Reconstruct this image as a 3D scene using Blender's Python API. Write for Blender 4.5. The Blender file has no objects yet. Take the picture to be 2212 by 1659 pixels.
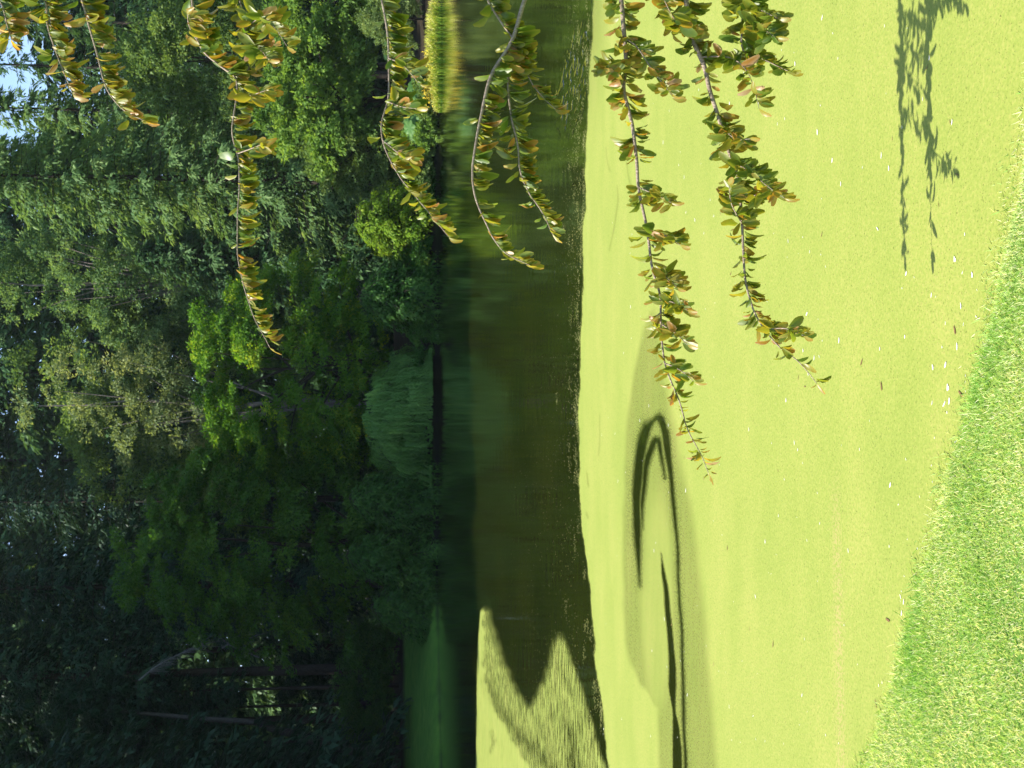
import bpy, math, random
import numpy as np

SC = bpy.context.scene
COL = SC.collection
rng = np.random.default_rng(7)
random.seed(7)

# ------------------------------------------------------------------ camera
F, H = 2458.0, 2.6                                  # focal length on a 2212-wide picture, eye height over the water
PITCH = math.atan((1106 - 854) / F)
VD = np.array([0, math.cos(PITCH), -math.sin(PITCH)])
VU = np.array([0, math.sin(PITCH), math.cos(PITCH)])
VR = np.array([1.0, 0, 0])
cam = bpy.data.cameras.new('camera')
cam.sensor_width = 36.0
cam.sensor_fit = 'HORIZONTAL'
cam.lens = 36.0 * F / 2212.0
cam.clip_start = 0.05
cam.clip_end = 3000
cam.dof.use_dof = True
cam.dof.focus_distance = 6.5
cam.dof.aperture_fstop = 9.0
cam_ob = bpy.data.objects.new('camera', cam)
COL.objects.link(cam_ob)
from mathutils import Matrix, Vector
M = Matrix.Identity(4)
for i, ax in enumerate((-VU, VR, -VD)):             # the camera is held on its side: picture-left is up
    for r in range(3):
        M[r][i] = ax[r]
M[2][3] = H
cam_ob.matrix_world = M
SC.camera = cam_ob

# ------------------------------------------------------------------ light
SUN_EL, SUN_AZ = math.radians(43.5), math.radians(3.5)
LD = np.array([math.cos(SUN_EL) * math.cos(SUN_AZ), math.cos(SUN_EL) * math.sin(SUN_AZ), -math.sin(SUN_EL)])
world = bpy.data.worlds.new('World')
SC.world = world
world.use_nodes = True
wn = world.node_tree
bg = wn.nodes['Background']
sky = wn.nodes.new('ShaderNodeTexSky')
sky.sky_type = 'NISHITA'
sky.sun_disc = False
sky.sun_elevation = SUN_EL
sky.sun_rotation = math.radians(-90)
sky.air_density = 1.0
sky.dust_density = 0.7
wn.links.new(sky.outputs[0], bg.inputs[0])
bg.inputs[1].default_value = 0.14
sun = bpy.data.lights.new('sun', 'SUN')
sun.energy = 5.0
sun.angle = math.radians(0.53)
sun.color = (1.0, 0.95, 0.86)
sun_ob = bpy.data.objects.new('sun', sun)
COL.objects.link(sun_ob)
sun_ob.rotation_euler = Vector(LD).to_track_quat('-Z', 'Y').to_euler()
sun_ob.location = (-30, 0, 40)
SC.view_settings.view_transform = 'Standard'
SC.view_settings.look = 'None'
SC.view_settings.exposure = 1.25
SC.view_settings.gamma = 1.0

# ------------------------------------------------------------------ helpers
def ray(X, Y):
    return VD - (X - 1106) / F * VU + (829.5 - Y) / F * VR
def gp(X, Y, z=0.0):                                # sight line to a height
    r = ray(X, Y); t = (z - H) / r[2]
    return np.array([0, 0, H]) + t * r
def at(X, Y, y):                                    # sight line to a distance
    r = ray(X, Y)
    return np.array([0, 0, H]) + (y / r[1]) * r
def xy_of(X, Y, y):
    p = at(X, Y, y); return float(p[0]), float(p[2])

def tagp(o, label=None, cat=None, group=None, kind=None):
    if label: o['label'] = label
    if cat: o['category'] = cat
    if group: o['group'] = group
    if kind: o['kind'] = kind
    return o
def empty(name, loc, label=None, cat=None, group=None, rz=0):
    o = bpy.data.objects.new(name, None)
    o.empty_display_size = 0.3
    COL.objects.link(o)
    o.location = [float(v) for v in loc]
    o.rotation_euler = (0, 0, rz)
    return tagp(o, label, cat, group)

def mesh(name, V, Fc, mat, parent=None, attrs=None, smooth=False):
    """V (n,3); Fc (m,k) one polygon size, or list of lists"""
    me = bpy.data.meshes.new(name)
    V = np.asarray(V, dtype=np.float32)
    if isinstance(Fc, np.ndarray):
        k = Fc.shape[1]
        me.vertices.add(len(V)); me.vertices.foreach_set('co', V.ravel())
        me.loops.add(Fc.size); me.loops.foreach_set('vertex_index', Fc.astype(np.int32).ravel())
        me.polygons.add(len(Fc)); me.polygons.foreach_set('loop_start', np.arange(0, Fc.size, k, dtype=np.int32))
        me.update(calc_edges=True)
    else:
        me.from_pydata([tuple(map(float, v)) for v in V], [], Fc)
        me.update()
    for an, av in (attrs or {}).items():
        a = me.attributes.new(an, 'FLOAT', 'POINT')
        a.data.foreach_set('value', np.asarray(av, dtype=np.float32))
    if smooth:
        me.polygons.foreach_set('use_smooth', np.ones(len(me.polygons), dtype=bool))
    me.materials.append(mat)
    o = bpy.data.objects.new(name, me)
    COL.objects.link(o)
    if parent: o.parent = parent
    return o

def unit(a):
    return a / np.maximum(np.linalg.norm(a, axis=-1, keepdims=True), 1e-9)

class Leaves:                                       # a bag of kite-shaped leaves
    def __init__(s): s.V = []; s.T = []
    def add(s, C, D, N, L, W, T, fold=0.12):
        D = unit(D); S = unit(np.cross(D, N)); N = np.cross(S, D)
        L = np.asarray(L).reshape(-1, 1) * np.ones((len(C), 1)); W = np.asarray(W).reshape(-1, 1) * np.ones((len(C), 1))
        q = np.stack([C, C + .42 * L * D + .5 * W * S + fold * W * N, C + L * D, C + .42 * L * D - .5 * W * S + fold * W * N], 1)
        s.V.append(q.reshape(-1, 3)); s.T.append(np.repeat(np.clip(T, 0, 1), 4))
    def build(s, name, mat, parent=None, smooth=False):
        V = np.concatenate(s.V); T = np.concatenate(s.T)
        return mesh(name, V, np.arange(len(V)).reshape(-1, 4), mat, parent, {'tint': T})

class Tubes:
    def __init__(s): s.V = []; s.F = []; s.n = 0
    def add(s, P, R, sides=8):
        P = np.asarray(P, float); R = np.asarray(R, float); n = len(P)
        T = np.gradient(P, axis=0); T = unit(T)
        up = np.array([0.31, 0.17, 0.93]); A = unit(np.cross(T, up)); B = np.cross(T, A)
        th = np.arange(sides) / sides * 2 * math.pi
        ring = P[:, None] + R[:, None, None] * (np.cos(th)[None, :, None] * A[:, None] + np.sin(th)[None, :, None] * B[:, None])
        i = np.arange(n - 1)[:, None] * sides; j = np.arange(sides)[None]; j2 = (j + 1) % sides
        f = np.stack([i + j, i + j2, i + sides + j2, i + sides + j], -1).reshape(-1, 4) + s.n
        s.V.append(ring.reshape(-1, 3)); s.F.append(f); s.n += n * sides
    def build(s, name, mat, parent=None):
        return mesh(name, np.concatenate(s.V), np.concatenate(s.F), mat, parent, smooth=True)

def spline(P, n):                                   # Catmull-Rom through the rows of P
    P = np.asarray(P, float)
    Q = np.vstack([2 * P[0] - P[1], P, 2 * P[-1] - P[-2]])
    out = []
    for t in np.linspace(0, len(P) - 1, n):
        i = min(int(t), len(P) - 2); u = t - i
        a, b, c, d = Q[i], Q[i + 1], Q[i + 2], Q[i + 3]
        out.append(.5 * (2 * b + (c - a) * u + (2 * a - 5 * b + 4 * c - d) * u * u + (3 * b - a - 3 * c + d) * u ** 3))
    return np.array(out)

# ------------------------------------------------------------------ materials
def newmat(name):
    m = bpy.data.materials.new(name); m.use_nodes = True
    nt = m.node_tree; nt.nodes.clear()
    out = nt.nodes.new('ShaderNodeOutputMaterial')
    return m, nt, out
def ramp(nt, stops):
    r = nt.nodes.new('ShaderNodeValToRGB'); e = r.color_ramp.elements
    while len(e) < len(stops): e.new(0.5)
    for el, (p, c) in zip(e, stops):
        el.position = p; el.color = (*c, 1)
    return r
def noise(nt, scale, detail=3, vec=None, rough=.55):
    n = nt.nodes.new('ShaderNodeTexNoise'); n.inputs['Scale'].default_value = scale
    n.inputs['Detail'].default_value = detail; n.inputs['Roughness'].default_value = rough
    if vec is not None: nt.links.new(vec, n.inputs['Vector'])
    return n
def objcoord(nt, scale=None):
    tc = nt.nodes.new('ShaderNodeTexCoord')
    if scale is None: return tc.outputs['Object']
    mp = nt.nodes.new('ShaderNodeMapping'); mp.inputs['Scale'].default_value = scale
    nt.links.new(tc.outputs['Object'], mp.inputs['Vector'])
    return mp.outputs['Vector']
def mathn(nt, op, a, b=None, clamp=False):
    m = nt.nodes.new('ShaderNodeMath'); m.operation = op; m.use_clamp = clamp
    for i, v in enumerate((a, b)):
        if v is None: continue
        if isinstance(v, (int, float)): m.inputs[i].default_value = v
        else: nt.links.new(v, m.inputs[i])
    return m.outputs[0]

def foliage(name, stops, trans=0.35, rough=.5, spec=.3, tcol=1.5):
    m, nt, out = newmat(name)
    at_ = nt.nodes.new('ShaderNodeAttribute'); at_.attribute_name = 'tint'
    r = ramp(nt, stops)
    nt.links.new(at_.outputs['Fac'], r.inputs[0])
    p = nt.nodes.new('ShaderNodeBsdfPrincipled')
    p.inputs['Roughness'].default_value = rough
    p.inputs['Specular IOR Level'].default_value = spec
    nt.links.new(r.outputs[0], p.inputs['Base Color'])
    t = nt.nodes.new('ShaderNodeBsdfTranslucent')
    mul = nt.nodes.new('ShaderNodeMix'); mul.data_type = 'RGBA'; mul.blend_type = 'MULTIPLY'; mul.inputs[0].default_value = 1
    mul.inputs[7].default_value = (tcol * 1.1, tcol, tcol * .5, 1)
    nt.links.new(r.outputs[0], mul.inputs[6])
    nt.links.new(mul.outputs[2], t.inputs[0])
    mx = nt.nodes.new('ShaderNodeMixShader'); mx.inputs[0].default_value = trans
    nt.links.new(p.outputs[0], mx.inputs[1]); nt.links.new(t.outputs[0], mx.inputs[2])
    nt.links.new(mx.outputs[0], out.inputs[0])
    return m

def bark(name, a, b, scale=6, rough=.9):
    m, nt, out = newmat(name)
    v = objcoord(nt, (scale, scale, scale * .25))
    n = noise(nt, 3, 5, v)
    r = ramp(nt, [(.3, a), (.7, b)])
    nt.links.new(n.outputs[0], r.inputs[0])
    p = nt.nodes.new('ShaderNodeBsdfPrincipled'); p.inputs['Roughness'].default_value = rough
    p.inputs['Specular IOR Level'].default_value = .2
    bp = nt.nodes.new('ShaderNodeBump'); bp.inputs['Strength'].default_value = .5; bp.inputs['Distance'].default_value = .03
    nt.links.new(n.outputs[0], bp.inputs['Height'])
    nt.links.new(bp.outputs[0], p.inputs['Normal'])
    nt.links.new(r.outputs[0], p.inputs['Base Color']); nt.links.new(p.outputs[0], out.inputs[0])
    return m

MF = dict(
    bright=foliage('bright_leaves', [(0, (0.069, 0.144, 0.027)), (.6, (0.156, 0.269, 0.048)), (1, (0.263, 0.362, 0.075))], trans=.45, spec=.12),
    mid=foliage('mid_leaves', [(0, (0.062, 0.115, 0.030)), (.6, (0.122, 0.198, 0.050)), (1, (0.200, 0.275, 0.081))], trans=.42, spec=.1),
    sage=foliage('sage_leaves', [(0, (0.090, 0.145, 0.047)), (.6, (0.159, 0.235, 0.076)), (1, (0.262, 0.331, 0.124))], trans=.4, spec=.1),
    pale=foliage('pale_leaves', [(0, (.10, .145, .055)), (.6, (.17, .225, .09)), (1, (.27, .31, .14))], trans=.4, spec=.12),
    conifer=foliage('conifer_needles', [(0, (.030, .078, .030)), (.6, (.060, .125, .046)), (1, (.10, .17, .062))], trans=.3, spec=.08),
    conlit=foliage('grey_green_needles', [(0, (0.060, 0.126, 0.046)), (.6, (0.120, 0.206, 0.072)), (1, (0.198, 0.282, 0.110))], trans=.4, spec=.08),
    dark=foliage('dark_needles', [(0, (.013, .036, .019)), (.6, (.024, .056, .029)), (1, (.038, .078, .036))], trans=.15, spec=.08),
    maple=foliage('maple_leaves', [(0, (0.050, 0.133, 0.016)), (.6, (0.101, 0.221, 0.019)), (1, (0.278, 0.355, 0.026))], trans=.45, spec=.1),
    layered=foliage('layered_leaves', [(0, (.030, .090, .012)), (.6, (.062, .145, .018)), (1, (.105, .195, .024))], trans=.4, spec=.1),
    weep=foliage('weeping_leaves', [(0, (0.066, 0.165, 0.038)), (.6, (0.110, 0.242, 0.055)), (1, (0.154, 0.297, 0.071))], spec=.1),
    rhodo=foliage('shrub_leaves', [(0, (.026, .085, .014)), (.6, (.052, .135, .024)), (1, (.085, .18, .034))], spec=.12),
    cedar=foliage('bright_cedar', [(0, (0.066, 0.143, 0.011)), (.6, (0.143, 0.242, 0.018)), (1, (0.242, 0.319, 0.028))], trans=.4, spec=.1),
    reed=foliage('reed_leaves', [(0, (.08, .20, .02)), (.4, (.22, .31, .03)), (.75, (.42, .45, .07)), (1, (.62, .58, .24))], trans=.4, spec=.2),
    gunnera=foliage('big_leaves', [(0, (.06, .16, .035)), (1, (.13, .24, .06))]),
    grass=foliage('grass_blades', [(0, (.16, .37, .060)), (.4, (.33, .49, .14)), (.72, (.57, .60, .29)), (1, (.74, .71, .48))], trans=.45, rough=.6, spec=.15, tcol=1.25),
    branchleaf=foliage('branch_leaves', [(0, (.055, .115, .014)), (.32, (.130, .170, .020)), (.58, (.22, .20, .024)), (.85, (.27, .125, .022)), (1, (.38, .26, .15))], trans=.47, rough=.4, spec=.5, tcol=2.0),
)
BARK_DARK = bark('dark_bark', (.018, .014, .011), (.05, .04, .033))
BARK_GREY = bark('grey_bark', (.10, .085, .075), (.22, .19, .17))
BARK_DEAD = bark('dead_wood', (.07, .07, .07), (.17, .17, .17))
BARK_PALE = bark('pale_twig_bark', (.16, .12, .09), (.38, .30, .23), 30)

# ------------------------------------------------------------------ pond outline and terrain
NEAR = [(-27, 33), (-20, 23), (-12, 14.2), (-6, 9.2), (-3.4, 7.0), (-2.11, 6.03), (-1.5, 5.72), (-.91, 5.37), (-.5, 5.16), (-.21, 4.96),
        (.26, 4.72), (.83, 4.49), (1.6, 4.25), (3, 4.3), (6, 5.8), (14, 13), (27, 30)]
FAR = [(31, 48), (28, 60), (22, 64.2), (18.5, 67.6), (13, 69.6), (8, 70.3), (3, 70.8), (-2, 70.6), (-7, 71.0), (-12.2, 72.2), (-15, 70.2), (-18, 68.2), (-21, 65.8), (-24, 62), (-28, 50)]
POND = np.array(NEAR + FAR, float)
def shore_dist(x, y):                               # > 0 on land
    px, py = x.ravel(), y.ravel()
    best = np.full(px.shape, 1e9); inside = np.zeros(px.shape, bool)
    n = len(POND)
    for i in range(n):
        a, b = POND[i], POND[(i + 1) % n]
        d = b - a
        t = np.clip(((px - a[0]) * d[0] + (py - a[1]) * d[1]) / (d @ d), 0, 1)
        best = np.minimum(best, np.hypot(px - a[0] - t * d[0], py - a[1] - t * d[1]))
        c = ((a[1] > py) != (b[1] > py)) & (px < (b[0] - a[0]) * (py - a[1]) / (b[1] - a[1] + 1e-12) + a[0])
        inside ^= c
    return np.where(inside, -best, best).reshape(x.shape)
def wob(x, y):
    return .5 * np.sin(x * 1.9 + 1.1 * np.sin(y * 1.3)) + .3 * np.sin(x * 4.7 + y * 3.1) + .2 * np.sin(x * 9.3 - y * 7.7)
def zt(x, y):
    x = np.asarray(x, float); y = np.asarray(y, float)
    d = shore_dist(x, y)
    near = (y < 25)
    d2 = d + np.where(near, .035, .25) * wob(x, y)
    zn = .07 * (1 - np.exp(-np.maximum(d2, 0) / .12)) + .19 * np.minimum(np.maximum(d2, 0), 5) + .02 * np.maximum(d2 - 5, 0)
    zf = .35 * (1 - np.exp(-np.maximum(d2, 0) / .5)) + .115 * np.minimum(np.maximum(d2, 0), 16) + .02 * np.maximum(d2 - 16, 0)
    w = np.clip((y - 15) / 20, 0, 1)
    out = zn * (1 - w) + zf * w
    ins = -.03 - .5 * (1 - np.exp(np.minimum(d2, 0) / .8))
    z = np.where(d2 > 0, out, ins)
    return z + np.where(d2 > .3, .02 * wob(x * .7, y * .7), 0)
def zt1(x, y):
    return float(zt(np.array([x]), np.array([y]))[0])

def gridlines(parts):
    return np.unique(np.concatenate([np.linspace(a, b, n) for a, b, n in parts]).round(4))
gx = gridlines([(-900, -60, 14), (-60, -26, 20), (-26, -5, 50), (-5, 3, 110), (3, 30, 50), (30, 60, 16), (60, 900, 14)])
gy = gridlines([(-600, -10, 12), (-10, 2, 14), (2, 8, 90), (8, 40, 60), (40, 60, 20), (60, 90, 75), (90, 140, 20), (140, 1500, 18)])
GX, GY = np.meshgrid(gx, gy)
GZ = zt(GX, GY)
GD = shore_dist(GX, GY)
nx, ny = len(gx), len(gy)
i = np.arange(ny - 1)[:, None] * nx + np.arange(nx - 1)[None]
Fg = np.stack([i, i + 1, i + 1 + nx, i + nx], -1).reshape(-1, 4)
litter = np.clip((GX + 13 - (GY - 72) * .25) / 2.5, 0, 1) * (GY > 40) * np.clip(GD / .3, 0, 1)
litter = np.maximum(litter, (GY > 40) * np.clip((GD - 13) / 2, 0, 1))
mud = np.clip(1 - (GZ + .02) / .10, 0, 1) * np.where(GY > 40, 1, .25)
mud = np.maximum(mud, (GY > 40) * np.clip(1 - (GD - .2) / .5, 0, 1) * np.clip((GX + 13) * .7, 0, 1))

m, nt, out = newmat('ground')
oc = objcoord(nt)
n1 = noise(nt, 1.1, 4, oc); n2 = noise(nt, 40, 4, oc)
sm = mathn(nt, 'ADD', mathn(nt, 'MULTIPLY', n1.outputs[0], .55), mathn(nt, 'MULTIPLY', n2.outputs[0], .45))
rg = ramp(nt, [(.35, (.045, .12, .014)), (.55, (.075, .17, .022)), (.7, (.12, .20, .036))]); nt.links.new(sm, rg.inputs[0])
rl = ramp(nt, [(.35, (.014, .011, .007)), (.7, (.045, .034, .02))]); nt.links.new(sm, rl.inputs[0])
rm = ramp(nt, [(.35, (.008, .0075, .007)), (.7, (.026, .023, .02))]); nt.links.new(sm, rm.inputs[0])
def attr(nt, nm):
    a = nt.nodes.new('ShaderNodeAttribute'); a.attribute_name = nm; return a.outputs['Fac']
def mixc(nt, f, a, b):
    x = nt.nodes.new('ShaderNodeMix'); x.data_type = 'RGBA'
    nt.links.new(f, x.inputs[0])
    for v, k in ((a, 6), (b, 7)):
        if isinstance(v, tuple): x.inputs[k].default_value = (*v, 1)
        else: nt.links.new(v, x.inputs[k])
    return x.outputs[2]
rt = ramp(nt, [(.35, (.09, .19, .025)), (.55, (.15, .25, .04)), (.7, (.24, .29, .08))]); nt.links.new(sm, rt.inputs[0])  # near-bank ground painted lighter so the sunlit lawn reads brighter
cg = mixc(nt, attr(nt, 'mud'), mixc(nt, attr(nt, 'litter'), mixc(nt, attr(nt, 'near_brighten'), rg.outputs[0], rt.outputs[0]), rl.outputs[0]), rm.outputs[0])
p = nt.nodes.new('ShaderNodeBsdfPrincipled'); p.inputs['Roughness'].default_value = .95; p.inputs['Specular IOR Level'].default_value = .1
bp = nt.nodes.new('ShaderNodeBump'); bp.inputs['Strength'].default_value = .6; bp.inputs['Distance'].default_value = .03
nt.links.new(n2.outputs[0], bp.inputs['Height']); nt.links.new(bp.outputs[0], p.inputs['Normal'])
nt.links.new(cg, p.inputs['Base Color']); nt.links.new(p.outputs[0], out.inputs[0])
tagp(mesh('ground', np.stack([GX, GY, GZ], -1).reshape(-1, 3), Fg, m, None, {'litter': litter.ravel(), 'mud': mud.ravel(), 'near_brighten': (GY < 25).astype(float).ravel()}, smooth=True), kind='structure')

# ------------------------------------------------------------------ water
m, nt, out = newmat('pond_water')
v = objcoord(nt, (1.0, 1.6, 1.0))
n1 = noise(nt, 1.3, 3, v, .5); n2 = noise(nt, 9, 2, v, .5)
hsum = mathn(nt, 'ADD', mathn(nt, 'MULTIPLY', n1.outputs[0], .0045), mathn(nt, 'MULTIPLY', n2.outputs[0], .0006))
# wind riffle: a patch of small steep ripples beside the duckweed edge
geo = nt.nodes.new('ShaderNodeNewGeometry')
dist = nt.nodes.new('ShaderNodeVectorMath'); dist.operation = 'DISTANCE'
mp = nt.nodes.new('ShaderNodeMapping'); mp.inputs['Scale'].default_value = (1.9, .8, 1)
nt.links.new(geo.outputs['Position'], mp.inputs['Vector']); nt.links.new(mp.outputs[0], dist.inputs[0])
dist.inputs[1].default_value = (4.45 * 1.9, 16.7 * .8, 0)
rip = mathn(nt, 'SUBTRACT', 1.15, mathn(nt, 'MULTIPLY', dist.outputs['Value'], .75), True)
n3r = noise(nt, 5, 1, objcoord(nt, (1.3, .55, 1)), .5)
n3 = nt.nodes.new('ShaderNodeMapRange'); n3.interpolation_type = 'SMOOTHSTEP'; n3.inputs[1].default_value = .52; n3.inputs[2].default_value = .78; nt.links.new(n3r.outputs[0], n3.inputs[0])
hsum = mathn(nt, 'ADD', hsum, mathn(nt, 'MULTIPLY', mathn(nt, 'MULTIPLY', n3.outputs[0], rip), .075))
bp = nt.nodes.new('ShaderNodeBump'); bp.inputs['Strength'].default_value = 1.0; bp.inputs['Distance'].default_value = 1.0
nt.links.new(hsum, bp.inputs['Height'])
p = nt.nodes.new('ShaderNodeBsdfPrincipled')
cn = noise(nt, .35, 3, objcoord(nt))
rw = ramp(nt, [(.3, (.010, .0150, .0025)), (.7, (.017, .0215, .0032))]); nt.links.new(cn.outputs[0], rw.inputs[0])
nt.links.new(rw.outputs[0], p.inputs['Base Color'])
p.inputs['Roughness'].default_value = .02; p.inputs['IOR'].default_value = 1.333
nt.links.new(bp.outputs[0], p.inputs['Normal']); nt.links.new(p.outputs[0], out.inputs[0])
tagp(mesh('water', [(-45, 2.5, 0), (45, 2.5, 0), (45, 76, 0), (-45, 76, 0)], [[0, 1, 2, 3]], m), kind='structure')

# ------------------------------------------------------------------ duckweed
def pix(x, y, z=0.0):
    rx, ry, rz = x, y, z - H
    dep = ry * VD[1] + rz * VD[2]; up = ry * VU[1] + rz * VU[2]
    return 1106 - F * up / dep, 829.5 - F * rx / dep
def interp(Y, pts):
    pts = sorted(pts); return np.interp(Y, [q[0] for q in pts], [q[1] for q in pts])
EDGE = [(-900, 1330), (0, 1281), (150, 1275), (300, 1268), (450, 1262), (600, 1258), (800, 1252), (950, 1250), (1050, 1252), (1150, 1258), (1250, 1270), (1400, 1285), (1530, 1300), (1659, 1316), (2400, 1400)]
def line_mask(X, Y, pts, soft=1.6, xs=1.0):
    pts = np.array(pts, float); res = np.zeros(X.shape)
    for a, b in zip(pts[:-1], pts[1:]):
        d = b[:2] - a[:2]; t = np.clip(((X - a[0]) * d[0] + (Y - a[1]) * d[1]) / (d @ d), 0, 1)
        w = a[2] + (b[2] - a[2]) * t
        r = np.hypot(X - a[0] - t * d[0], Y - a[1] - t * d[1])
        res = np.maximum(res, np.clip((w + soft - r) / (2 * soft) , 0, 1))
    return res
def sm01(t): t = np.clip(t, 0, 1); return t * t * (3 - 2 * t)
def near_cov(x, y):
    X, Y = pix(x, y)
    wx = np.sin(x * 5.1 + 1.7 * np.sin(y * 2.3)) + .6 * np.sin(x * 11.3 - y * 4.1 + 2) + .3 * np.sin(x * 17.0 + y * 3.0)
    wy = np.sin(y * 3.3 + 1.5 * np.sin(x * 4.1)) + .6 * np.sin(y * 8.3 + x * 6.0)
    X = X + .9 * wx; Y = Y + 7 * wy
    jag = 1.6 * np.sin(Y * .021 + 2 * np.sin(Y * .013)) + .7 * np.sin(Y * .083 + 2 * np.sin(Y * .031)) + .35 * np.sin(Y * .37 + 3 * np.sin(Y * .05))
    e = interp(Y, EDGE) + jag
    c = sm01((X - e + 1.5) / 5)
    thin = np.clip((330 - Y) / 330, 0, 1) * np.clip(1 - (X - e) / 45, 0, 1)
    c = c * (1 - .38 * thin)
    # slack swirl: a long tongue of thinner weed
    xl = interp(Y, [(640, 1418), (670, 1405), (720, 1388), (800, 1370), (900, 1355), (1000, 1348), (1100, 1345), (1300, 1345), (1380, 1350), (1440, 1362), (1480, 1380), (1520, 1420), (2300, 1440)])
    xr = interp(Y, [(640, 1412), (670, 1418), (720, 1428), (800, 1437), (900, 1456), (1000, 1476), (1100, 1498), (1200, 1511), (1350, 1530), (1659, 1553), (2300, 1590)])
    ins = sm01((X - xl + 4) / 12) * sm01((xr - X + 8) / 24)
    lob = sm01((np.hypot((X - 1420) / 34, (Y - 1290) / 235) - .75) / .5)      # greener island in the middle
    thinw = .32 * ins * (1 - .62 * (1 - lob) * np.clip((Y - 900) / 250, 0, 1))
    swl = .012 * ins * np.sin((X - 1400) * .55 + .000035 * (Y - 1050) ** 2)
    c = c - thinw - swl
    L1 = [(1383, 1268, .5), (1379, 1200, 5), (1376, 1130, 8), (1377, 1060, 9), (1382, 1000, 9), (1389, 950, 8), (1398, 918, 7), (1409, 901, 5), (1419, 898, 4)]
    R1 = [(1419, 898, 4), (1429, 908, 6), (1438, 935, 7), (1445, 975, 6), (1451, 1030, 4), (1456, 1090, 3.2), (1462, 1150, 2.6), (1468, 1260, 2), (1474, 1400, 2.2), (1482, 1659, 3), (1492, 2000, 3)]
    I1 = [(1388, 1150, 1), (1389, 1080, 6), (1394, 1020, 8), (1402, 975, 9), (1413, 948, 8), (1424, 950, 7), (1432, 985, 4), (1438, 1030, 2)]
    D2 = [(1429, 1188, 1), (1433, 1230, 4), (1440, 1280, 5), (1447, 1350, 6), (1451, 1420, 7), (1454, 1480, 8), (1458, 1535, 3), (1462, 1580, 7), (1464, 1659, 10), (1470, 2000, 14)]
    W1 = [(1385, 1130, .3), (1387, 1060, 1), (1394, 985, 1.4), (1404, 940, 1.8), (1416, 926, 1.8), (1428, 938, 1.6), (1437, 980, 1.2), (1444, 1040, .6)]
    k = np.maximum.reduce([line_mask(X, Y, L1, 6), line_mask(X, Y, R1, 4.5), line_mask(X, Y, I1, 6) * .92, line_mask(X, Y, D2, 2.2)])
    halo = line_mask(X, Y, L1, 18) * .3 + line_mask(X, Y, R1, 14) * .25
    c = c - .9 * k - halo * (1 - k)
    c = c + .4 * line_mask(X, Y, W1, 1.5) * k
    for q in ([(1318, 545, 1), (1330, 490, 1.5), (1336, 440, 1.5), (1333, 395, .6)], [(1268, 1030, 1.5), (1270, 1050, 2)], [(1268, 1100, 1), (1272, 1115, 1.5)],
              [(1352, 350, .8), (1372, 430, .8)], [(1296, 900, .6), (1294, 980, .8)], [(1310, 330, .8), (1320, 370, .6)]):
        c = c - .3 * line_mask(X, Y, q, 2)
    return np.clip(c, 0, 1)
def far_cov(x, y):                                  # the weed drifted against the left bank
    X, Y = pix(x, y)
    jag = 2.5 * np.sin(Y * .11 + 2 * np.sin(Y * .043)) + 1.5 * np.sin(Y * .31 + 2 * np.sin(Y * .09))
    up = interp(Y, [(1305, 1049), (1320, 1038), (1400, 1032), (1500, 1030), (1659, 1028), (2400, 1020)])
    lo = interp(Y, [(1305, 1049), (1340, 1058), (1372, 1066), (1430, 1087), (1490, 1112), (1530, 1142), (1560, 1185), (1600, 1262), (1640, 1296), (1659, 1305), (2400, 1390)])
    c1 = (Y > 1306) * sm01((Y - 1306) / 20) * sm01((X - up + 2) / 5) * sm01((lo + jag * .6 - X + 14) / 32)
    # the second tongue with its tip at the right
    t0 = interp(Y, [(1362, 1209), (1400, 1195), (1430, 1188), (1470, 1176), (1520, 1150), (1560, 1110), (2400, 1000)])
    t1 = interp(Y, [(1362, 1211), (1400, 1226), (1430, 1236), (1500, 1262), (1570, 1282), (1640, 1301), (1659, 1306), (2400, 1390)])
    c2 = sm01((Y - 1358) / 40) * sm01((X - t0 + jag * .5 + 11) / 26) * sm01((t1 + jag * .5 - X + 7) / 18)
    c = np.maximum(c1, c2) * .5
    inner = interp(Y, [(1430, 1049), (1480, 1056), (1540, 1078), (1600, 1112), (1659, 1148), (2400, 1300)]) + jag
    c = np.where(c > 0, c + .42 * np.minimum(c1 * 1.6, 1) * sm01((inner - X) / 10), c)
    c -= .35 * line_mask(X, Y, [(1062, 1580, 3), (1066, 1600, 5), (1060, 1622, 3)], 4)
    c -= .42 * line_mask(X, Y, [(1048, 1470, 2), (1080, 1530, 3), (1120, 1585, 5), (1160, 1625, 7), (1190, 1659, 8)], 16)
    c -= .4 * line_mask(X, Y, [(1225, 1560, 3), (1236, 1610, 8), (1240, 1659, 12), (1250, 1800, 14)], 14)
    return np.clip(c, 0, 1)

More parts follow.
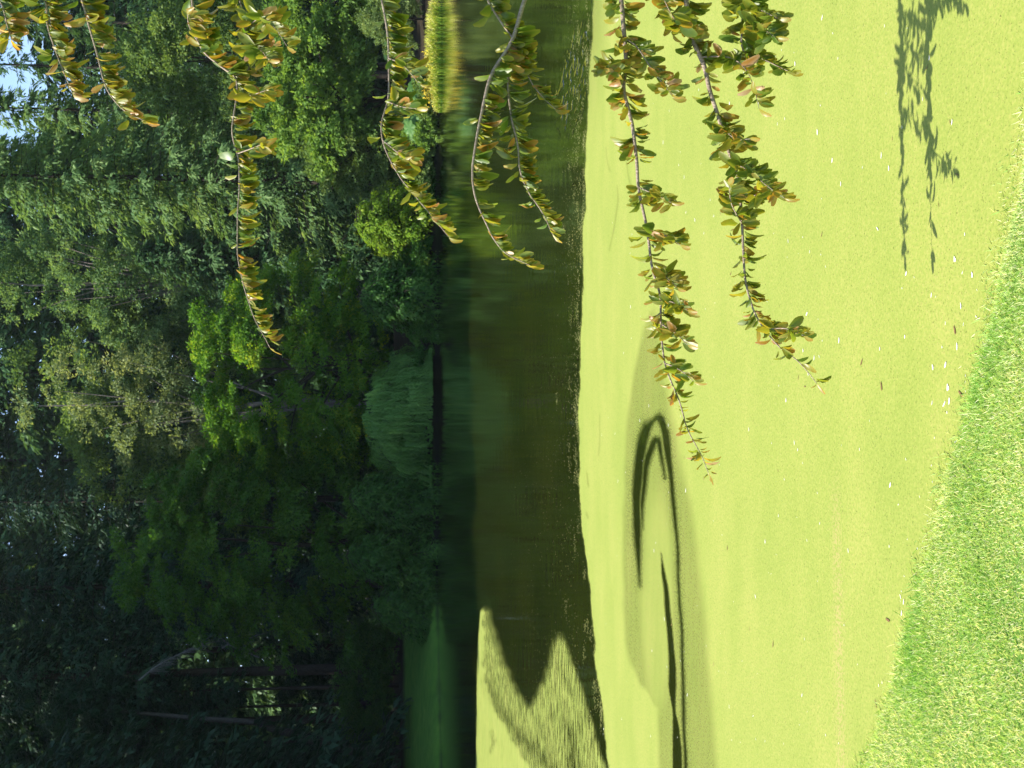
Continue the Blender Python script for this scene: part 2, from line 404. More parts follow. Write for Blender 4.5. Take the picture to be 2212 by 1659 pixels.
def weed_mat(name, amp, pw, fine):
    m, nt, out = newmat(name)
    oc = objcoord(nt, (55, 55, 55)); o2 = objcoord(nt, (3.0, 9.0, 3.0)); o3 = objcoord(nt, (.7, 1.5, .7))
    nf = noise(nt, 1.0, 2, oc, .6)
    nst = noise(nt, 1.0, 4, o2, .65)
    nb = noise(nt, 1.0, 4, o3, .6)
    cov = attr(nt, 'cover')
    nn = mathn(nt, 'ADD', mathn(nt, 'MULTIPLY', nf.outputs[0], fine), mathn(nt, 'MULTIPLY', nst.outputs[0], 1 - fine))
    # spread the noise to about 0..1
    nn = mathn(nt, 'ADD', mathn(nt, 'MULTIPLY', mathn(nt, 'SUBTRACT', nn, .5), 2.3), .47)
    c1m = mathn(nt, 'SUBTRACT', 1.0, cov)
    cc4 = mathn(nt, 'MULTIPLY', mathn(nt, 'MULTIPLY', cov, mathn(nt, 'POWER', c1m, pw)), amp)
    op = mathn(nt, 'ADD', cov, mathn(nt, 'MULTIPLY', cc4, mathn(nt, 'SUBTRACT', .5, nn)), True)
    nsp = noise(nt, 1.0, 1, objcoord(nt, (120, 120, 120)), .5)
    base = ramp(nt, [(.32, (.178, .226, .038)), (.5, (.222, .258, .050)), (.68, (.285, .284, .070))])
    nt.links.new(mathn(nt, 'ADD', mathn(nt, 'MULTIPLY', nb.outputs[0], .38), mathn(nt, 'MULTIPLY', nf.outputs[0], .62)), base.inputs[0])
    speck = ramp(nt, [(.22, (.3, .32, .28)), (.36, (1, 1, 1)), (.72, (1, 1, 1)), (.8, (1.25, 1.2, 1.3))]); nt.links.new(nsp.outputs[0], speck.inputs[0])
    mul = nt.nodes.new('ShaderNodeMix'); mul.data_type = 'RGBA'; mul.blend_type = 'MULTIPLY'; mul.inputs[0].default_value = 1
    nt.links.new(base.outputs[0], mul.inputs[6]); nt.links.new(speck.outputs[0], mul.inputs[7])
    # thin pinkish drift line of shed husks
    pk = mixc(nt, mathn(nt, 'MULTIPLY', attr(nt, 'husk'), mathn(nt, 'GREATER_THAN', nf.outputs[0], .5)), mul.outputs[2], (.34, .25, .11))
    df = nt.nodes.new('ShaderNodeBsdfPrincipled'); df.inputs['Roughness'].default_value = .75; df.inputs['Specular IOR Level'].default_value = .15
    nt.links.new(pk, df.inputs['Base Color'])
    bp = nt.nodes.new('ShaderNodeBump'); bp.inputs['Strength'].default_value = .5; bp.inputs['Distance'].default_value = .004
    nt.links.new(nf.outputs[0], bp.inputs['Height']); nt.links.new(bp.outputs[0], df.inputs['Normal'])
    tr = nt.nodes.new('ShaderNodeBsdfTransparent')
    mx = nt.nodes.new('ShaderNodeMixShader'); nt.links.new(op, mx.inputs[0]); nt.links.new(tr.outputs[0], mx.inputs[1]); nt.links.new(df.outputs[0], mx.inputs[2])
    nt.links.new(mx.outputs[0], out.inputs[0])
    return m
WEED1 = weed_mat('duckweed', 5.5, 1.9, .9)
WEED2 = weed_mat('duckweed_raft', 9, 1.0, .35)
def weed_sheet(name, xs, ys, fn, label, wmat):
    X, Y = np.meshgrid(xs, ys)
    c = fn(X, Y)
    land = shore_dist(X, Y)
    c = np.where(land > .12, 0, c)
    PX, PY = pix(X, Y)
    husk = np.clip(1 - np.abs(PX - (1812 + .02 * (PY - 1300))) / 14, 0, 1) * np.clip((PY - 1000) / 150, 0, 1) * .55 if fn is near_cov else np.zeros(X.shape)
    n = len(xs)
    i = np.arange(len(ys) - 1)[:, None] * n + np.arange(n - 1)[None]
    Fq = np.stack([i, i + 1, i + 1 + n, i + n], -1).reshape(-1, 4)
    cf = c.ravel()
    Fq = Fq[cf[Fq].max(1) > .01]
    used = np.unique(Fq); re = np.full(cf.shape, -1); re[used] = np.arange(len(used))
    V = np.stack([X.ravel(), Y.ravel(), np.full(cf.shape, .004)], -1)[used]
    o = mesh(name, V, re[Fq], wmat, None, {'cover': cf[used], 'husk': husk.ravel()[used]})
    tagp(o, label, 'duckweed', kind='stuff')
weed_sheet('duckweed', np.arange(-8.5, 10, .028), np.concatenate([np.arange(4.0, 9, .06), np.arange(9, 18, .035)]), near_cov,
           'bright yellow-green duckweed covering the near half of the pond, with a dark swirl in it', WEED1)
weed_sheet('duckweed_raft', np.arange(-17, -1.5, .05), np.concatenate([np.arange(13, 22, .06), np.arange(22, 40, .12)]), far_cov,
           'patchy duckweed raft drifted towards the shaded lawn beyond the dark open water', WEED2)
# loose fronds on the open water
fl = Leaves()
n = 1300
X = rng.uniform(1048, 1250, n); Y = 1659 - 900 * rng.random(n) ** 1.6
X2 = 1250 - rng.exponential(14, 900); Y2 = rng.uniform(0, 1000, 900)
X = np.concatenate([X, X2]); Y = np.concatenate([Y, Y2])
pY = rng.uniform(0, 1600, 90); pX = interp(pY, EDGE) - rng.exponential(9, 90) - 1
X = np.concatenate([X, np.repeat(pX, 26) + rng.normal(0, 1.6, 90 * 26)]); Y = np.concatenate([Y, np.repeat(pY, 26) + rng.normal(0, 11, 90 * 26)])
X = np.minimum(X, interp(Y, EDGE) + 2)
C = np.array([gp(a, b, .003) for a, b in zip(X, Y)])
ang = rng.uniform(-.5, .5, len(C)); D = np.stack([np.cos(ang), np.sin(ang), 0 * ang], -1)
fl.add(C, D, np.tile([0, 0, 1.], (len(C), 1)), rng.uniform(.01, .035, len(C)), rng.uniform(.008, .02, len(C)), rng.uniform(.3, 1, len(C)), fold=0)
tagp(fl.build('loose_duckweed', foliage('loose_duckweed', [(0, (.16, .2, .04)), (1, (.36, .36, .12))], trans=.1)),
     'scattered flecks of duckweed drifting on the dark open water', 'duckweed', kind='stuff')

# ------------------------------------------------------------------ trees
def rdir(n):
    return unit(rng.normal(size=(n, 3)))

def conifer(loc, Ht, R, mat, label, z0=.05, nb=150, per=90, leaf=(.42, .13), droop=.5, name='conifer_tree', group=None, power=.8, seed=1, trunk_r=.35, lean=(0, 0), bk=None, tw=.2, weep=0.35):
    global rng
    rng = np.random.default_rng(seed)
    root = empty(name, (loc[0], loc[1], zt1(*loc) - .05), label, 'tree', group)
    lv = Leaves(); tb = Tubes()
    hh = np.linspace(0, Ht * .98, 12)
    lx = lean[0] * (hh / Ht) ** 1.5; ly = lean[1] * (hh / Ht) ** 1.5
    tb.add(np.stack([lx, ly, hh], -1), trunk_r * (1 - .93 * hh / Ht) , 10)
    for k in range(nb):
        t = ((k + rng.random()) / nb) ** .92
        z = Ht * (z0 + (1 - z0) * t)
        Lb = R * (1 - t) ** power * rng.uniform(.6, 1.08) + .35
        az = k * 2.39996 + rng.normal(0, .25)
        ra = np.array([math.cos(az), math.sin(az), 0]); la = np.array([-ra[1], ra[0], 0])
        base = np.array([lean[0] * (z / Ht) ** 1.5, lean[1] * (z / Ht) ** 1.5, z])
        n = int(per * (.35 + Lb / R))
        s = rng.beta(1.7, 1.1, n)
        lat = rng.normal(0, 1, n) * tw * Lb * (1.15 - s)
        dz = -droop * Lb * (s ** 1.7) * .6 + .12 * Lb * s - np.abs(lat) * .3
        C = base + s[:, None] * Lb * ra + lat[:, None] * la + dz[:, None] * [0, 0, 1] + rng.normal(0, .07, (n, 3))
        C[:, 2] -= rng.exponential(.12 + .05 * Lb, n) * weep * 2
        D = ra * rng.uniform(.25, .9, (n, 1)) + la * np.sign(lat)[:, None] * rng.uniform(.1, .7, (n, 1)) + np.array([0, 0, -1]) * rng.uniform(.1, .55 + weep, (n, 1)) + rng.normal(0, .15, (n, 3))
        N = np.array([0, 0, 1.]) + ra * .55 + rng.normal(0, .45, (n, 3))
        T = np.clip(.45 + rng.normal(0, .13) + .2 * (s - .5) + rng.normal(0, .16, n), 0, 1)
        lv.add(C, D, N, leaf[0] * rng.uniform(.6, 1.3, n), leaf[1] * rng.uniform(.7, 1.3, n), T)
        ss = np.linspace(0, .85, 4)
        tb.add(base + ss[:, None] * Lb * ra + ((-droop * Lb * ss ** 1.7 * .6 + .12 * Lb * ss)[:, None]) * [0, 0, 1.], .028 * (1 - ss) + .008, 4)
    lv.build('crown', MF[mat], root)
    tb.build('trunk', bk or BARK_DARK, root)
    return root

def broadleaf(loc, Ht, rx, ry, mat, label, z0=.25, ncl=90, rc=1.3, nleaf=260, leaf=(.2, .13), flat=.6, name='leafy_tree', group=None, seed=1, trunk_r=.25, hang=.25, tb_top=.75, bk=None, cat='tree', shell=.55, top_bias=1.0, limbs=8, tint_sd=.16, rough=.12):
    global rng
    rng = np.random.default_rng(seed)
    root = empty(name, (loc[0], loc[1], zt1(*loc) - .05), label, cat, group)
    lv = Leaves(); tb = Tubes()
    zc = Ht * (z0 + 1) / 2; rz = Ht * (1 - z0) / 2
    cc = []
    while len(cc) < ncl:
        d = rdir(1)[0]; q = d * (shell + (1 - shell) * rng.random() ** .6)
        w = 1 + rough * math.sin(5 * d[0] + seed) * math.sin(4 * d[2] + 2 * seed) + rough * rng.normal()
        q = q * w
        if q[1] > .45 and rng.random() < .6: continue
        if d[2] < -.75 and rng.random() < .5: continue
        cc.append(q)
    for q in cc:
        c = np.array([q[0] * (rx - rc * .6), q[1] * (ry - rc * .6), zc + q[2] * (rz - rc * flat * .6)])
        r = rc * rng.uniform(.55, 1.25)
        n = int(nleaf * (r / rc) ** 2)
        ms = 7
        sub = rdir(ms) * (r * rng.uniform(.45, .95, (ms, 1)))
        d = rdir(n); rad = r * .44 * (rng.random(n) ** .45)
        pick = rng.integers(0, ms, n)
        off = (sub[pick] + d * rad[:, None]) * [1, 1, flat]
        d = unit(d * .7 + unit(sub)[pick] * .6)
        out_ = unit(np.array([[q[0], q[1], q[2] * .8 + .25]]))[0]
        off[:, 2] -= hang * ((off[:, :2] @ out_[:2]).clip(0)) 
        C = c + off
        D = d * .5 + out_ * .5 + np.array([0, 0, -1]) * rng.uniform(.1, .4 + hang, (n, 1)) + rng.normal(0, .4, (n, 3))
        N = d * .7 + np.array([0, 0, .7]) * top_bias + out_ * .4 + rng.normal(0, .4, (n, 3))
        T = np.clip(.45 + rng.normal(0, tint_sd) + rng.normal(0, .12, ms)[pick] + rng.normal(0, .14, n), 0, 1)
        lv.add(C, D, N, leaf[0] * rng.uniform(.6, 1.3, n), leaf[1] * rng.uniform(.7, 1.3, n), T)
    lv.build('crown', MF[mat], root)
    hh = np.linspace(0, Ht * tb_top, 9)
    wobx = .25 * np.sin(hh * .5 + seed)
    tb.add(np.stack([wobx, .6 * wobx, hh], -1), trunk_r * (1 - .8 * hh / hh[-1]), 9)
    for k in range(limbs):
        q = cc[rng.integers(len(cc))]
        e = np.array([q[0] * rx * .9, q[1] * ry * .9, zc + q[2] * rz * .85])
        zb = rng.uniform(.15, .8) * min(e[2], Ht * tb_top)
        b = np.array([np.interp(zb, hh, wobx), .6 * np.interp(zb, hh, wobx), zb])
        tb.add(spline([b, b * .5 + e * .5 + [0, 0, .3], e], 7), np.linspace(trunk_r * .4, .02, 7), 6)
    tb.build('trunk' if cat == 'tree' else 'stem', bk or BARK_DARK, root)
    return root

def place(Yc, y): return (xy_of(945, Yc, y)[0], y)
def hgt(X, Yc, y, loc): return xy_of(X, Yc, y)[1] - zt1(*loc)
def wid(px, y): return px * y / F / 2

# --- right half, in the sun
L_ = place(395, 85)
conifer(L_, 38, 7.0, 'conlit', 'tall grey-green conifer with tiered drooping sprays, lit by the sun', z0=.02, nb=230, per=150, leaf=(.5, .17), seed=11, power=.62, tw=.16)
L_ = place(255, 94)
conifer(L_, 36, 6.5, 'conlit', 'second grey-green conifer, between the sky gap and the tallest conifer', z0=.1, nb=150, per=110, leaf=(.55, .18), seed=12)
L_ = place(70, 100)
conifer(L_, 37, 5.0, 'conifer', 'thin dark conifer standing in the patch of blue sky', z0=.25, nb=80, per=60, leaf=(.55, .15), seed=13, tw=.13, weep=.6)
L_ = place(165, 106)
conifer(L_, 43, 3.6, 'conifer', 'thin pointed dark conifer at the left edge of the sky patch', z0=.2, nb=90, per=60, leaf=(.55, .15), seed=131, tw=.13, weep=.6)
L_ = place(150, 84)
broadleaf(L_, hgt(240, 150, 84, L_), wid(330, 84), 5, 'mid', 'mid-green broadleaf tree behind the bright leafy tree', z0=.22, ncl=120, rc=1.5, nleaf=330, leaf=(.26, .16), seed=14, hang=.4)
L_ = place(215, 76.5)
broadleaf(L_, hgt(545, 215, 76.5, L_), wid(330, 76.5), 4.2, 'bright', 'bright green broadleaf tree with large sunlit leaves near the pond edge', z0=.08, ncl=110, rc=1.05, nleaf=250, leaf=(.30, .18), seed=15, hang=.35, limbs=12)
L_ = place(10, 76)
broadleaf(L_, hgt(560, 10, 76, L_), wid(250, 76), 4, 'bright', 'bright green tree with fine leaves left of the pale shrub', z0=.05, ncl=80, rc=1.1, nleaf=260, leaf=(.24, .15), seed=16)
L_ = place(35, 69.5)
broadleaf(L_, hgt(775, 35, 69.5, L_), wid(190, 69.5), 2.2, 'sage', 'pale grey-green rounded shrub at the sunny shore', z0=.0, ncl=70, rc=.6, nleaf=330, leaf=(.12, .07), seed=17, cat='shrub', name='rounded_shrub', trunk_r=.08, limbs=4, hang=.1)
L_ = place(330, 77)
broadleaf(L_, hgt(640, 330, 77, L_), wid(200, 77), 3, 'mid', 'dense dark green tree in front of the tall conifer', z0=.0, ncl=80, rc=1.0, nleaf=260, leaf=(.24, .15), seed=18)
L_ = place(480, 71.9)
conifer(L_, hgt(765, 480, 71.9, L_), wid(215, 73.5), 'cedar', 'bright yellow-green feathery conifer bush leaning over the dark bank', z0=.05, nb=110, per=90, leaf=(.26, .11), seed=19, droop=.2, power=.45, name='conifer_bush', trunk_r=.12, tw=.22)
L_ = place(640, 71.9)
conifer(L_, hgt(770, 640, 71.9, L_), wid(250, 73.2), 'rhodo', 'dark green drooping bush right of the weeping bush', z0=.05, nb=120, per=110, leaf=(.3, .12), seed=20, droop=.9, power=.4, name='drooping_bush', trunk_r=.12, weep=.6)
# --- the middle
L_ = place(560, 90)
conifer(L_, hgt(290, 560, 90, L_), 6.5, 'conifer', 'shaded dark green conifer behind the round maple, on its right', z0=.03, nb=170, per=110, leaf=(.55, .2), seed=21, power=.55)
L_ = place(620, 97)
broadleaf(L_, 36, wid(350, 97), 6, 'conlit', 'tall tree with separate sunlit leaf tufts and pale twigs, high above the maple', z0=.25, ncl=140, rc=1.25, nleaf=330, leaf=(.26, .16), seed=22, hang=.5, bk=BARK_GREY, limbs=26, tb_top=.95, shell=.3, flat=.8)
L_ = place(870, 91)
broadleaf(L_, hgt(40, 870, 91, L_), wid(300, 91), 4.5, 'pale', 'pale-leaved slender tree with a thin grey trunk behind the maple', z0=.38, ncl=60, rc=1.35, nleaf=260, leaf=(.24, .15), seed=23, hang=.3, bk=BARK_GREY, limbs=14, tb_top=.95, shell=.2, trunk_r=.2)
L_ = place(870, 99)
broadleaf(L_, hgt(60, 870, 99, L_), wid(520, 99), 6, 'mid', 'broad green tree filling the wood behind the pale-leaved tree', z0=.1, ncl=150, rc=1.9, nleaf=330, leaf=(.34, .2), seed=24, hang=.4)
L_ = place(790, 78)
broadleaf(L_, hgt(398, 790, 78, L_), wid(500, 78), 5.5, 'maple', 'round-topped maple with golden-green leaves catching sun at its top', z0=.12, ncl=230, rc=1.15, nleaf=290, leaf=(.22, .14), seed=25, flat=.42, hang=.55, limbs=14, shell=.72, rough=.05)
L_ = place(1165, 79)
broadleaf(L_, hgt(285, 1165, 79, L_), wid(470, 79), 5.5, 'layered', 'big shaded tree with layered drooping dark green boughs', z0=.05, ncl=240, rc=1.3, nleaf=290, leaf=(.26, .15), seed=26, flat=.4, hang=.9, limbs=10, shell=.7)

# weeping bush: shingled strands over a dome
def weeping(loc, Ht, rx, ry, mat, label, seed, nlob=110, ns=26, nk=13):
    global rng
    rng = np.random.default_rng(seed)
    root = empty('weeping_bush', (loc[0], loc[1], zt1(*loc) - .05), label, 'shrub')
    lv = Leaves(); tb = Tubes()
    for l in range(nlob):
        u = rng.random() ** .8; az = rng.uniform(0, 2 * math.pi)
        el = math.asin(min(1, .02 + .98 * u))
        pw = .7
        n0 = np.array([math.cos(az) * math.cos(el) ** pw, math.sin(az) * math.cos(el) ** pw, math.sin(el)])
        sc_ = rng.uniform(.82, 1.07)
        c = n0 * [rx * sc_, ry * sc_, Ht * sc_]
        n = ns
        st = c + rng.normal(0, 1, (n, 3)) * [.30, .30, .10]
        o = unit(np.array([[n0[0] / rx, n0[1] / ry, 0]]))[0]
        ln = rng.uniform(.5, 1.25, n)
        s = np.linspace(0, 1, nk)[None, :, None]
        curve = st[:, None] + o * (.42 * np.sin(s * 1.9)) * ln[:, None, None] + np.array([0, 0, -1]) * (s ** 1.35) * ln[:, None, None] + rng.normal(0, .05, (n, 1, 3)) * s
        C = curve.reshape(-1, 3); C = C + rng.normal(0, .02, C.shape)
        C[:, 2] = np.maximum(C[:, 2], .02 + .1 * rng.random(len(C)))
        T0 = np.clip(.5 + rng.normal(0, .1) + np.repeat(rng.normal(0, .12, n), nk), 0, 1)
        D = o * (.7 - np.tile(np.linspace(0, .6, nk), n))[:, None] + np.array([0, 0, -1.]) + rng.normal(0, .3, C.shape)
        lv.add(C, D, o + [0, 0, .5] + rng.normal(0, .35, C.shape), rng.uniform(.13, .24, len(C)), rng.uniform(.035, .06, len(C)), T0)
    # inner fill so the dome is closed
    n = 9000
    d = rdir(n); d[:, 2] = np.abs(d[:, 2])
    C = d * [rx * .86, ry * .86, Ht * .9] * rng.uniform(.8, 1, (n, 1))
    lv.add(C, np.array([0, 0, -1.]) + rng.normal(0, .3, (n, 3)), d + rng.normal(0, .3, (n, 3)), .22, .09, np.full(n, .3) + rng.normal(0, .1, n))
    lv.build('crown', MF[mat], root)
    tb.add(spline([(0, 0, 0), (.15, .1, Ht * .4), (0, 0, Ht * .85)], 8), np.linspace(.18, .05, 8), 8)
    for k in range(7):
        a = k * .9; tb.add(spline([(0, 0, Ht * .4), (.5 * rx * math.cos(a), .5 * ry * math.sin(a), Ht * .8), (.85 * rx * math.cos(a), .85 * ry * math.sin(a), Ht * .6)], 6), np.linspace(.08, .02, 6), 5)
    tb.build('stem', BARK_DARK, root)
L_ = (place(900, 72.0)[0], 72.0)
weeping(L_, hgt(788, 900, 71, L_), wid(262, 71.5), 2.6, 'weep', 'soft green weeping bush hanging down to the water in the middle of the far shore', 27, 150, 30, 14)

# --- left shore, in shade
for j, (Yc, y, Xt, W, lab) in enumerate([
        (1075, 72.8, 752, 200, 'shaded drooping bush at the waterline, left neighbour of the weeping bush'),
        (1200, 73.4, 745, 210, 'shaded drooping bush above the dark stony bank, middle of the left group'),
        (1305, 73.6, 800, 190, 'shaded bush leaning out beside the end of the dark green lawn')]):
    L_ = place(Yc, y)
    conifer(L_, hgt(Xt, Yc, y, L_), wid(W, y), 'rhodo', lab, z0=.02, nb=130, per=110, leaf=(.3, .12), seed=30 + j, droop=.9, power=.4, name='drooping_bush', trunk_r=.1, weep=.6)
for j, (Yc, y, Xt, W, lab) in enumerate([
        (1400, 87, 735, 150, 'low dark shrub at the back of the shaded lawn, nearest the pond bushes'),
        (1500, 89, 705, 170, 'dark rounded shrub behind the lawn under the lit gaps'),
        (1610, 88, 715, 190, 'dark shrub behind the lawn at the foot of the leaning trunk')]):
    L_ = place(Yc, y)
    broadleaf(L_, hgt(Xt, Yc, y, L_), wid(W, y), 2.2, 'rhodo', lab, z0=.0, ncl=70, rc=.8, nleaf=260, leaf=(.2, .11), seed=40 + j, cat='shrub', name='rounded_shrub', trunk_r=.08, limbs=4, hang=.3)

def dead_sprays(root, spots, seed):
    global rng
    rng = np.random.default_rng(seed)
    base = np.array(root.location)
    for (X0, Y0, X1, Y1, y, n) in spots:
        a = at(X0, Y0, y) - base; b = at(X1, Y1, y - .6) - base
        tb = Tubes()
        mid = (a + b) / 2 + [0, 0, .5]
        c = spline([a, mid, b], 12); tb.add(c, np.linspace(.07, .012, 12), 5)
        for k in range(n):
            q = c[rng.integers(3, 12)]
            dr = unit((b - a)[None])[0] * rng.uniform(.1, .5) + rng.normal(0, .22, 3) + [0, 0, -rng.uniform(.3, 1.0)]
            ln = rng.uniform(.5, 1.4)
            tb.add(spline([q, q + dr * ln * .5 + [0, 0, .1], q + dr * ln + [0, 0, -.15]], 5), np.linspace(.026, .010, 5), 3)
        o = tb.build('dead_branch', BARK_DEAD, root); o['label'] = 'bare grey dead branch'

L_ = place(1440, 93)
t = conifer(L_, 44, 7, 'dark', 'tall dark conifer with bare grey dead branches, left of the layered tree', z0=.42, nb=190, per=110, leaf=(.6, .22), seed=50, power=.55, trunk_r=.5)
dead_sprays(t, [(300, 1470, 425, 1395, 84, 70), (560, 1420, 470, 1370, 84, 26), (480, 1400, 560, 1372, 84, 14)], 5)
L_ = place(1545, 97)
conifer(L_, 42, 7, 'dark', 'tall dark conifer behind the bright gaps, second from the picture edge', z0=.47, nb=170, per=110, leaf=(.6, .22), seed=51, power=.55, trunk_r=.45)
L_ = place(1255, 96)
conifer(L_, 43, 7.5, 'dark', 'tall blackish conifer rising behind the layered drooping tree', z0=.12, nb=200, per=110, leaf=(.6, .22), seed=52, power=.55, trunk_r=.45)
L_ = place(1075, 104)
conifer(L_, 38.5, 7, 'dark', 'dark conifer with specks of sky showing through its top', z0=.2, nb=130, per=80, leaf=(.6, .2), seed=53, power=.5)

# leaning trunk in front of the dark conifers
P = spline([at(770, 1622, 83.5), at(700, 1605, 84), at(640, 1588, 84.5), at(585, 1573, 85), at(545, 1560, 85.5), at(430, 1552, 86), at(200, 1530, 87)], 26)
L_ = (float(P[0][0]), float(P[0][1]))
root = empty('leaning_tree', (L_[0], L_[1], zt1(*L_)), 'thick leaning bare trunk in front of the dark conifers at the lawn end', 'tree')
tb = Tubes(); Q = P - np.array(root.location); Q = np.vstack([[Q[0][0] - .1, Q[0][1], -.2], Q])
tb.add(Q, np.linspace(.42, .12, len(Q)), 12)
tb.build('trunk', bark('leaning_bark', (.03, .028, .027), (.075, .07, .066)), root)  # dark grey bark tone of this trunk
lv = Leaves(); rng = np.random.default_rng(77)
for k in range(30):
    q = Q[-1] + rng.normal(0, 1, 3) * [1.6, 1.6, 1.8]; n = 170
    d = rdir(n); lv.add(q + d * rng.random((n, 1)) ** .4 * [1.1, 1.1, .6], d + [0, 0, -.4], d + [0, 0, .8], .34, .2, .4 + rng.normal(0, .15, n))
lv.build('crown', MF['dark'], root)
# slim poles beside it
for j, (Yc, y, Xt) in enumerate([(1478, 92, 300), (1515, 95, 300), (1592, 96, 250), (1547, 91, 260)]):
    L_ = place(Yc, y); h = hgt(Xt, Yc, y, L_)
    conifer(L_, h, 1.7, 'dark', ['slim straight dark trunk right of the bright gaps', 'slim dark trunk between the bright gaps', 'slim dark trunk just right of the leaning trunk', 'slim dark trunk in the middle of the bright gaps'][j],
            z0=.62, nb=40, per=60, leaf=(.5, .18), seed=60 + j, trunk_r=.22, power=.5, name='slim_tree')

for j, (Yc, Xt, W) in enumerate([(1455, 585, 150), (1540, 602, 200), (1640, 580, 160)]):
    L_ = place(Yc, 101)
    broadleaf(L_, hgt(Xt, Yc, 101, L_), wid(W, 101), 2.5, 'dark', ['dark thicket under the dead branches', 'dark thicket below the bright gaps', 'dark thicket behind the leaning trunk'][j], z0=0, ncl=60, rc=1.1, nleaf=240, leaf=(.3, .17), seed=160 + j, cat='shrub', name='thicket', trunk_r=.1, limbs=4)

# far sunlit shrubs seen through the gaps
for j, (Yc, X0) in enumerate([(1455, 690), (1520, 640), (1590, 640)]):
    L_ = (xy_of(945, Yc, 150)[0], 150)
    broadleaf(L_, hgt(X0 - 160, Yc, 150, L_), 6.5, 4, 'bright', ['far sunlit shrub seen under the dark conifers, right one', 'far sunlit shrub seen between slim trunks, middle one', 'far sunlit shrub beside the leaning trunk, left one'][j],
              z0=0, ncl=50, rc=2.0, nleaf=120, leaf=(.6, .4), seed=70 + j, cat='shrub', name='far_shrub')

# --- the wood at the back
def copy_tree(o):
    c = o.copy(); COL.objects.link(c)
    for ch in o.children:
        d = ch.copy(); COL.objects.link(d); d.parent = c
    return c
BACK = 'conifers of the wood behind the pond'
b0 = conifer((-50, 122), 60, 10, 'conifer', 'dark conifer of the wood far behind the pond', z0=.0, nb=260, per=95, leaf=(1.0, .36), seed=80, power=.38, group=BACK, droop=.35)
b1 = conifer((-38, 128), 60, 10, 'conifer', 'dark conifer of the wood far behind the pond', z0=.0, nb=240, per=95, leaf=(1.0, .36), seed=81, power=.36, group=BACK, droop=.35)
for k, (x, y, s) in enumerate([(-27, 118, .98), (-17, 121, .95), (-8, 124, .96), (1, 118, .97), (10, 123, .95), (18, 119, .90), (25.5, 121, .60), (33, 119, .60), (39.5, 121, .72), (47, 118, .9),
                               (-44, 140, 1.1), (-32, 142, 1.1), (-22, 139, 1.1), (-12, 141, 1.1), (-3, 139, 1.1), (6, 142, 1.1), (15, 140, 1.05), (24, 141, .95), (33, 140, .55), (43, 140, .62)]):
    c = copy_tree((b0, b1)[k % 2])
    c.location = (x, y, zt1(x, y) - .05); c.scale = (1.05, 1.05, s); c.rotation_euler = (0, 0, k * 1.3)
# tall firs on the left bank (their shade lies over the left shore)
SH = 'tall firs along the left bank'
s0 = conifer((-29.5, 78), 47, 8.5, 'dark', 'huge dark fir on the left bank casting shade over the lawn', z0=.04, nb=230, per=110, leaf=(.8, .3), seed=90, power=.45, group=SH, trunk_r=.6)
for k, (x, y, s) in enumerate([(-31, 41, .80), (-31, 49, .83), (-32, 57, .86), (-32, 64, .88), (-33, 71, .88), (-33, 86, .92), (-38, 96, 1.0), (-37, 60, 1.0), (-38, 78, 1.0), (-40, 104, 1.05), (-38, 45, .95)]):
    c = copy_tree(s0); c.location = (x, y, zt1(x, y) - .05); c.scale = (1, 1, s); c.rotation_euler = (0, 0, k * 2.1 + .6)

# ------------------------------------------------------------------ shore plants on the right
rng = np.random.default_rng(101)
c0 = gp(953, 90); loc = (float(c0[0]), float(c0[1]) + .4)
root = empty('reed_clump', (loc[0], loc[1], 0), 'yellow-green clump of arching reeds with straw-coloured tips at the sunny waterline', 'reeds')
lv = Leaves()
for k in range(2400):
    bx = rng.uniform(-3.9, 3.4); by = rng.normal(0, .55) * (1 - .7 * (abs(bx) / 4) ** 2)
    h = rng.uniform(.35, 1.2) * (1 - .62 * (abs(bx + .2) / 3.9) ** 2.2)
    az = rng.uniform(0, 2 * math.pi); o = np.array([math.cos(az), math.sin(az), 0]) * rng.uniform(.05, .55) * h
    s = np.linspace(0, 1, 4); pts = np.array([bx, by, -.05]) + s[:, None] ** 1.8 * o + s[:, None] * [0, 0, h]
    pts[:, 2] -= .15 * h * s ** 3
    Dd = np.diff(pts, axis=0); tt = np.clip(np.array([.12, .4, .75]) + rng.normal(.02, .14) , 0, 1)
    lv.add(pts[:-1], Dd, np.cross(Dd, [0.3, 1, .2]) + rng.normal(0, .3, Dd.shape), np.linalg.norm(Dd, axis=1) * 1.25, [.05, .045, .04], tt)
lv.build('reed_leaves', MF['reed'], root)
fm, nt, out = newmat('yellow_petals'); p = nt.nodes.new('ShaderNodeBsdfPrincipled'); p.inputs['Base Color'].default_value = (.65, .48, .02, 1); p.inputs['Roughness'].default_value = .6; nt.links.new(p.outputs[0], out.inputs[0])
lv = Leaves()
n = 110; C = np.stack([rng.uniform(-3.8, -.6, n), rng.normal(-.25, .4, n), rng.uniform(.45, 1.1, n)], -1)
for k in range(4): lv.add(C, rdir(n) + [0, 0, .3], rdir(n), .09, .07, np.full(n, .5))
lv.build('flowers', fm, root)['kind'] = 'stuff'

